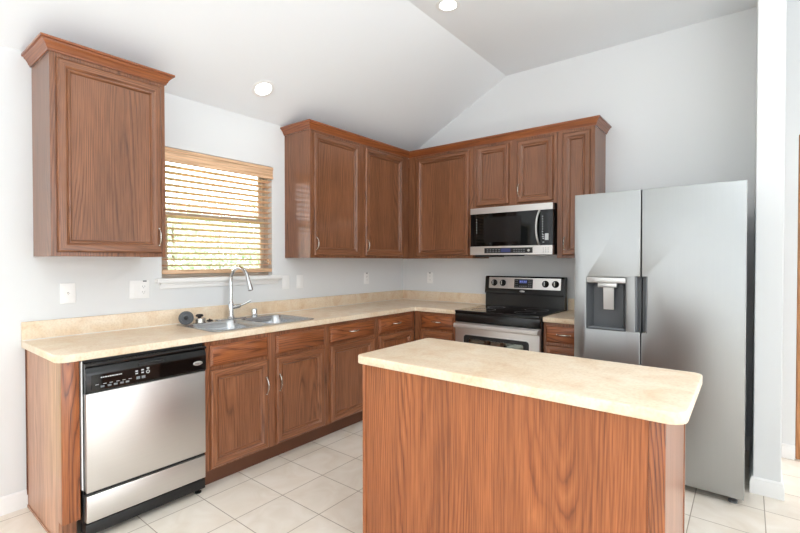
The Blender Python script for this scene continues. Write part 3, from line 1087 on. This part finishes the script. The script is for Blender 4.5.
def guard_quad(x0, z0, x1, z1, t=0.002, rad=0.0):
    T = Matrix.Translation(on_guard(0, 1.052)) @ Matrix.Rotation(-tilt, 4, 'X') @ XZ
    return MB().plate(rrect(x0, z0 - 1.052, x1, z1 - 1.052, rad), [], 0.0003, t, 0.0006, T)


cpn = guard_quad(-0.338, 1.088, 0.350, 1.192, 0.002, 0.004).build('control_panel', M['ss_h'], bgo)
dp = guard_quad(-0.080, 1.098, 0.098, 1.180, 0.004, 0.004).build('display', M['blackm'], cpn)
guard_quad(-0.032, 1.140, 0.045, 1.172, 0.0048, 0.002).build('display_screen', M['display'], dp)
for k, x in enumerate((-0.021, -0.004, 0.016, 0.033)):
    guard_quad(x - 0.005, 1.147, x + 0.005, 1.165, 0.0054).build('digit', M['digit'], dp)
for x in (-0.065, -0.05, 0.062, 0.080):
    for z in (1.112, 1.13, 1.148, 1.165):
        guard_quad(x - 0.005, z - 0.003, x + 0.005, z + 0.003, 0.0046).build('key', M['mdgrey'], dp)
for x in (-0.025, -0.005, 0.015, 0.035):
    guard_quad(x - 0.006, 1.110, x + 0.006, 1.118, 0.0046).build('key', M['mdgrey'], dp)
for x in (-0.281, -0.193, 0.215, 0.304):
    p = on_guard(x, 1.14, 0.003)
    kb = MB().lathe([(0.031, 0.0), (0.031, 0.004), (0.024, 0.008), (0.021, 0.026), (0.018, 0.030), (0.006, 0.030)], p, (0, -1, 0.12), 22).build('knob', M['black'], cpn)
    q = p + Vector((0, -0.0345, 0.004))
    MB().box(q.x - 0.003, q.y - 0.003, q.z - 0.018, q.x + 0.003, q.y + 0.004, q.z + 0.018, bev=0.001).build('pointer', M['ss_light'], kb)
MB().plate(oval(0.0, 1.066, 0.024, 0.008), [], 0.1113, 0.1133, 0.0005, XZ).build('badge', M['ss_light'], bgo)

# ------------------------------------------------------------------ microwave
r = thing('microwave', 'black and stainless over-the-range microwave mounted above the stove', 'microwave', (1.4715, 0, 0))
mz0, mz1 = 1.398, 1.826
MB().box(-hw, -0.355, mz0 + 0.004, hw, -0.01, mz1, bev=0.002).build('body', M['blackm'], r)
# top vent strip, slightly bowed face
def bowed(x0, x1, z0, z1, y0, bow, yb=-0.3555, n=14):
    loops = []
    for k in range(n + 1):
        x = x0 + (x1 - x0) * k / n
        s = x / hw
        y = y0 - bow * (1 - s * s)
        loops.append([Vector((x, yb, z0)), Vector((x, y, z0)), Vector((x, y, z1)), Vector((x, yb, z1))])
    return MB().rings(loops)


bowed(-hw, hw, 1.772, mz1 - 0.001, -0.398, 0.010).build('vent_strip', M['ss_h'], r)
dr = bowed(-hw, hw, 1.478, 1.7715, -0.394, 0.010).build('door', M['glassblk'], r)
MB().box(-0.24, -0.4050, 1.515, 0.11, -0.4043, 1.735).build('window_mesh', M['black'], dr, smooth=False)
pts, n = [], 14
for k in range(n + 1):
    s = k / n * 2 - 1
    pts.append((0.270 - 0.018 * (1 - s * s), -0.399 - 0.030 * (1 - abs(s) ** 3), 1.625 + s * 0.142))
MB().tube(pts, 0.0085, 10).build('handle', M['ss_light'], dr)
mk = Marks(dr)
for k in range(9):
    mk.box(0.292, -0.4003, 1.545 + k * 0.021, 0.300, -0.3980, 1.552 + k * 0.021)
mk.box(0.315, -0.3985, 1.520, 0.345, -0.3955, 1.575)
for z in (1.50, 1.53, 1.545, 1.56):
    mk.box(0.296, -0.3985, z, 0.309, -0.3960, z + 0.006)
for k in range(6):
    mk.box(-0.318, -0.3990, 1.60 + k * 0.024, -0.312, -0.3955, 1.606 + k * 0.024)
bp = bowed(-hw, hw, 1.402, 1.4775, -0.400, 0.010).build('control_strip', M['ss_h'], r)
kp = bowed(-0.23, 0.215, 1.416, 1.462, -0.4025, 0.0105, yb=-0.402).build('keypad', M['blackm'], bp)
bowed(-0.070, 0.020, 1.424, 1.456, -0.4034, 0.0105, yb=-0.4025).build('display_screen', M['display'], kp)
for k in range(5):
    for z in (1.428, 1.446):
        MB().box(-0.205 + k * 0.028, -0.4140, z - 0.004, -0.190 + k * 0.028, -0.4095, z + 0.004).build('key', M['mdgrey'], kp, smooth=False)
for k in range(5):
    for z in (1.428, 1.446):
        MB().box(0.048 + k * 0.022, -0.4140, z - 0.004, 0.060 + k * 0.022, -0.4095, z + 0.004).build('key', M['mdgrey'], kp, smooth=False)
MB().lathe([(0.011, 0.0), (0.011, 0.003), (0.008, 0.006), (0.003, 0.006)], (0.182, -0.4095, 1.437), (0, -1, 0), 16).build('key', M['ss_light'], kp)
for x in (0.305, 0.325, 0.345):
    for z in (1.422, 1.438, 1.454):
        MB().box(x - 0.004, -0.4045, z - 0.003, x + 0.004, -0.4005, z + 0.003).build('key', M['mdgrey'], bp, smooth=False)
MB().box(-0.36, -0.34, 1.385, -0.20, -0.06, mz0 + 0.0035, bev=0.002).build('grease_filter', M['blackm'], r)
MB().box(-0.10, -0.37, 1.390, 0.10, -0.30, mz0 + 0.0035, bev=0.002).build('work_light', M['blackm'], r)

# ------------------------------------------------------------------ refrigerator (turned slightly)
FW, FRONT = 0.905, -0.968
r = thing('refrigerator', 'stainless side-by-side refrigerator with water dispenser at the right', 'refrigerator', (2.645, FRONT, 0), -0.022)
x0, x1 = -FW / 2, FW / 2
sp = -0.0545      # split between the doors
MB().box(x0 + 0.004, 0.085, 0.035, x1 - 0.022, 0.80, 1.755, bev=0.006).build('case', M['fr_side'], r)
zb, zt, dt = 0.045, 1.785, 0.078
# left freezer door with a notch for the grip and the dispenser opening; local plate frame (x, z), thickness along y
HZ0, HZ1 = 0.908, 1.252
FT = Matrix.Translation((0, dt, 0)) @ XZ        # plate z = 0..dt -> y = dt..0
left = [(x0, zb), (sp - 0.003, zb), (sp - 0.003, HZ0), (sp - 0.032, HZ0), (sp - 0.032, HZ1), (sp - 0.003, HZ1), (sp - 0.003, zt), (x0, zt)]
DX0, DX1, DZ0, DZ1 = -0.377, -0.137, 0.905, 1.243
ld = MB().plate(left, [rrect(DX0, DZ0, DX1, DZ1, 0.008)], 0, dt, 0.004, FT).build('freezer_door', M['ss_v'], r)
right = [(sp + 0.003, zb), (x1, zb), (x1, zt), (sp + 0.003, zt), (sp + 0.003, HZ1), (sp + 0.034, HZ1), (sp + 0.034, HZ0), (sp + 0.003, HZ0)]
rd = MB().plate(right, [], 0, dt, 0.004, FT).build('fridge_door', M['ss_v'], r)
# grips: dark channels with a bright outer lip
MB().box(sp - 0.0315, 0.040, HZ0 + 0.001, sp - 0.004, dt, HZ1 - 0.001).build('grip_recess', M['dkgrey'], ld, smooth=False)
MB().box(sp - 0.0315, 0.004, HZ0 + 0.001, sp - 0.024, 0.0395, HZ1 - 0.001, bev=0.002).build('grip_lip', M['mdgrey'], ld)
MB().box(sp + 0.004, 0.040, HZ0 + 0.001, sp + 0.0335, dt, HZ1 - 0.001).build('grip_recess', M['dkgrey'], rd, smooth=False)
MB().box(sp + 0.026, 0.004, HZ0 + 0.001, sp + 0.0335, 0.0395, HZ1 - 0.001, bev=0.002).build('grip_lip', M['mdgrey'], rd)
# dispenser: tapered niche, header, chute and paddle
dsp = MB()
loops = []
for ins, y in ((0.001, 0.002), (0.004, 0.002), (0.006, 0.012), (0.030, 0.066), (0.030, 0.068)):
    a = ins
    loops.append([Vector((DX0 + a, y, DZ0 + a * 0.6)), Vector((DX1 - a, y, DZ0 + a * 0.6)), Vector((DX1 - a, y, DZ1 - a * 0.3)), Vector((DX0 + a, y, DZ1 - a * 0.3))])
niche = dsp.rings(loops, closed_start=False).build('dispenser_niche', M['dkgrey'], ld)
MB().box(DX0 + 0.003, -0.002, 1.207, DX1 - 0.003, 0.055, 1.2415, bev=0.003).build('dispenser_header', M['ss_light'], niche)
MB().box(DX0 + 0.070, 0.006, 1.178, DX1 - 0.056, 0.05, 1.2065, bev=0.004).build('dispenser_chute', M['ss_light'], niche)
MB().rings([[Vector((-0.276, 0.020, 1.177)), Vector((-0.214, 0.020, 1.177)), Vector((-0.214, 0.030, 1.177)), Vector((-0.276, 0.030, 1.177))],
            [Vector((-0.276, 0.030, 1.035)), Vector((-0.214, 0.030, 1.035)), Vector((-0.214, 0.040, 1.035)), Vector((-0.276, 0.040, 1.035))]]).build('dispenser_paddle', M['ss_light'], niche)
MB().box(DX0 + 0.012, 0.008, DZ0 + 0.005, DX1 - 0.012, 0.055, DZ0 + 0.014, bev=0.002).build('drip_tray', M['mdgrey'], niche)
for x in (x0 + 0.06, x1 - 0.06):
    MB().box(x - 0.05, 0.02, 1.7565, x + 0.03, 0.16, 1.783, bev=0.005).build('hinge_cover', M['dkgrey'], r)
MB().box(x0 + 0.02, 0.10, 0.012, x1 - 0.02, 0.13, 0.0345).build('base_grille', M['blackm'], r, smooth=False)
for x in (x0 + 0.05, x1 - 0.05):
    for y in (0.06, 0.70):
        MB().lathe([(0.022, 0.0006), (0.022, 0.012), (0.010, 0.016), (0.010, 0.034)], (x, y, 0), n=14).build('foot', M['dkgrey'], r)

# ------------------------------------------------------------------ wooden blind
r = thing('window_blind', 'light oak slatted blind hanging in the kitchen window', 'blind', (0, -2.215, 0))
BY0, BY1 = -0.436, 0.436
vl = MB()
sec = [(0.004, 2.020), (0.014, 2.020), (0.018, 2.026), (0.018, 2.036), (0.012, 2.042), (0.012, 2.092), (0.018, 2.098), (0.018, 2.112), (0.012, 2.118), (0.004, 2.118)]
vl.rings([[Vector((x, BY0 + 0.0, z)) for x, z in sec], [Vector((x, BY1 + 0.006, z)) for x, z in sec]])
vl.build('valance', M['blind'], r)
MB().box(-0.044, BY0, 2.075, 0.002, BY1, 2.118).build('head_rail', M['blind'], r, smooth=False)
sl = MB()
nz = 17
for k in range(nz):
    zc = 1.318 + k * 0.0425
    loops = []
    for yy in (BY0, BY1):
        lp = []
        for j in range(7):
            s = j / 6 * 2 - 1
            lp.append(Vector((-0.020 + s * 0.0245, yy, zc + s * 0.0048 + 0.0022 * (1 - s * s))))
        for j in range(6, -1, -1):
            s = j / 6 * 2 - 1
            lp.append(Vector((-0.020 + s * 0.0245, yy, zc + s * 0.0048 + 0.0022 * (1 - s * s) - 0.0028)))
        loops.append(lp)
    sl.rings(loops)
sl.build('slats', M['blind'], r)
MB().box(-0.045, BY0, 1.258, 0.005, BY1, 1.288, bev=0.004).build('bottom_rail', M['blind'], r)
for yy in (-0.34, 0.0, 0.34):
    for xx in (-0.0455, 0.0055):
        MB().tube([(xx, yy, 1.27), (xx, yy, 2.09)], 0.0009, 6).build('ladder_cord', M['cord'], r)
for yy, zz in ((-0.375, 1.50), (0.385, 1.335), (0.405, 1.32)):
    c = MB().tube([(0.0215, yy, zz + 0.03), (0.0215, yy, 2.03)], 0.0009, 6).build('pull_cord', M['cord'], r)
    MB().lathe([(0.003, 0.032), (0.006, 0.028), (0.009, 0.008), (0.007, 0.0), (0.002, -0.002)], (0.0215, yy, zz), n=12).build('tassel', M['blind'], c)


# ------------------------------------------------------------------ wall plates
def wall_plate(label, cat, name, loc, rot, w, kinds, tab=None, group=None):
    r = thing(name, label, cat, loc, rot, group)
    MB().plate(rrect(-w / 2, -0.0585, w / 2, 0.0585, 0.004), [], 0.0006, 0.0062, 0.002, XZ).build('cover_plate', M['white_pl'], r)
    n = len(kinds)
    for i, k in enumerate(kinds):
        cx = (i - (n - 1) / 2) * 0.046
        if k == 'outlet':
            MB().plate(rrect(cx - 0.0165, -0.033, cx + 0.0165, 0.033, 0.003), [], 0.0063, 0.0082, 0.0006, XZ).build('receptacle', M['white_pl'], r)
            sl_ = MB()
            for zc in (-0.018, 0.018):
                sl_.box(cx - 0.008, -0.0088, zc - 0.002, cx - 0.0055, -0.0083, zc + 0.006)
                sl_.box(cx + 0.0055, -0.0088, zc - 0.002, cx + 0.008, -0.0083, zc + 0.006)
                sl_.box(cx - 0.002, -0.0088, zc - 0.010, cx + 0.002, -0.0083, zc - 0.006)
            sl_.build('slots', M['mdgrey'], r, smooth=False)
        elif k == 'rocker':
            MB().plate(rrect(cx - 0.0165, -0.033, cx + 0.0165, 0.033, 0.002), [], 0.0063, 0.0085, 0.0006, XZ).build('rocker_switch', M['white_pl'], r)
        elif k == 'jack':
            MB().lathe([(0.0055, 0.0063), (0.0055, 0.008), (0.0035, 0.009), (0.0035, 0.014), (0.0012, 0.014)], (cx, 0, 0), (0, -1, 0), 14).build('cable_jack', M['nickel'], r)
    if tab is not None:
        MB().box(tab - 0.011, -0.010, 0.050, tab + 0.011, -0.0064, 0.057, bev=0.001).build('dark_tab', M['blackm'], r)
    return r


wall_plate('white cable jack plate on the wall below the single wall cabinet', 'wall plate', 'cable_jack_plate', (0, -3.180, 1.160), RW, 0.074, ['jack'])
wall_plate('wide white double plate with switch and outlet left of the window sill', 'wall plate', 'outlet_plate', (0, -2.795, 1.163), RW, 0.118, ['rocker', 'outlet'], tab=0.03)
wall_plate('white switch plate nearest the right end of the window sill', 'switch', 'switch_plate', (0, -1.640, 1.166), RW, 0.074, ['rocker'])
wall_plate('white switch plate under the two door wall cabinet, second right of the sill', 'switch', 'switch_plate', (0, -1.486, 1.166), RW, 0.074, ['rocker'])
wall_plate('white outlet plate on the window wall close to the corner', 'outlet', 'outlet_plate', (0, -0.623, 1.167), RW, 0.074, ['outlet'], tab=0.0)
wall_plate('white outlet plate on the back wall right of the corner', 'outlet', 'outlet_plate', (0.375, 0, 1.162), 0, 0.074, ['outlet'], tab=0.0)


# ------------------------------------------------------------------ recessed ceiling lights
def downlight(label, x, y, sloped):
    z = (H0 + SL * x) if sloped else HC
    r = thing('ceiling_light', label, 'ceiling light', (x, y, z), 0, 'recessed ceiling lights')
    r.rotation_euler = (PI, -math.atan(SL) if False else 0, 0)
    if sloped:
        nrm = Vector((SL, 0, -1)).normalized()
        r.rotation_euler = nrm.to_track_quat('Z', 'Y').to_euler()
    MB().lathe([(0.0595, 0.001), (0.061, 0.004), (0.078, 0.006), (0.084, 0.004), (0.086, 0.001)], n=36).build('trim_ring', M['trim'], r)
    MB().lathe([(0.0585, 0.001), (0.0585, 0.0035), (0.03, 0.0045), (0.002, 0.0048)], n=36).build('lens', M['lamp'], r)
    d = bpy.data.lights.new('lamp_glow', 'AREA')
    d.shape = 'DISK'
    d.size = 0.12
    d.energy = 0.6
    d.color = (1.0, 0.95, 0.88)
    o = bpy.data.objects.new('lamp_glow', d)
    COL.objects.link(o)
    o.parent = r
    o.location = (0, 0, 0.012)
    o.rotation_euler = (PI, 0, 0)
    return r


downlight('lit recessed ceiling light above the window, on the sloped ceiling', 0.271, -2.04, True)
downlight('lit recessed ceiling light at the top edge, on the level ceiling', 1.448, -1.358, False)

# ------------------------------------------------------------------ garden outside
mb = MB().box(-40, -30, -0.35, -0.13, 30, -0.15)
o = mb.build('lawn', M['grass'], smooth=False)
struct(o, 'green lawn outside the window', 'lawn')


def make_tree(seed):
    rnd = random.Random(seed)
    mb = MB()
    for _ in range(2600):
        while True:
            v = Vector((rnd.uniform(-1, 1), rnd.uniform(-1, 1), rnd.uniform(-1, 1)))
            if 0.35 < v.length < 1:
                break
        c = Vector((v.x * 1.15, v.y * 1.15, 1.75 + v.z * 1.1))
        d1 = Vector((rnd.uniform(-1, 1), rnd.uniform(-1, 1), rnd.uniform(-1, 1))).normalized() * rnd.uniform(0.05, 0.09)
        d2 = d1.orthogonal().normalized() * 0.035
        vs = [mb.bm.verts.new(p) for p in (c - d1, c + d2, c + d1, c - d2)]
        mb.bm.faces.new(vs)
    return mb


leaf_me = None
trunk_me = None
spots = [(-7.0, 0.6, 1.0), (-8.6, 2.6, 1.15), (-6.6, 4.0, 0.95), (-10.5, 5.6, 1.3), (-7.6, -5.2, 1.05), (-8.5, -2.4, 1.1)]
names = ['pale green tree outside, leftmost through the window blind', 'pale green tree outside behind the middle of the window blind', 'pale green tree outside at the right side of the window blind',
         'far pale tree outside behind the right tree', 'green tree outside the patio door', 'green tree on the lawn between window and patio door']
for i, (x, y, s) in enumerate(spots):
    t = thing('garden_tree', names[i], 'tree', (x, y, -0.15), i * 1.3, 'trees outside')
    t.scale = (s, s, s)
    if leaf_me is None:
        f = make_tree(3).build('foliage', M['leaf'], t, smooth=False)
        k = MB().tube([(0, 0, 0), (0.03, 0.02, 0.8), (0.0, 0.05, 1.6), (0.05, 0.0, 2.3)], [0.10, 0.075, 0.05, 0.02], 8).build('trunk', M['bark'], t)
        leaf_me, trunk_me = f, k
    else:
        for src in (leaf_me, trunk_me):
            c = src.copy()
            COL.objects.link(c)
            c.parent = t
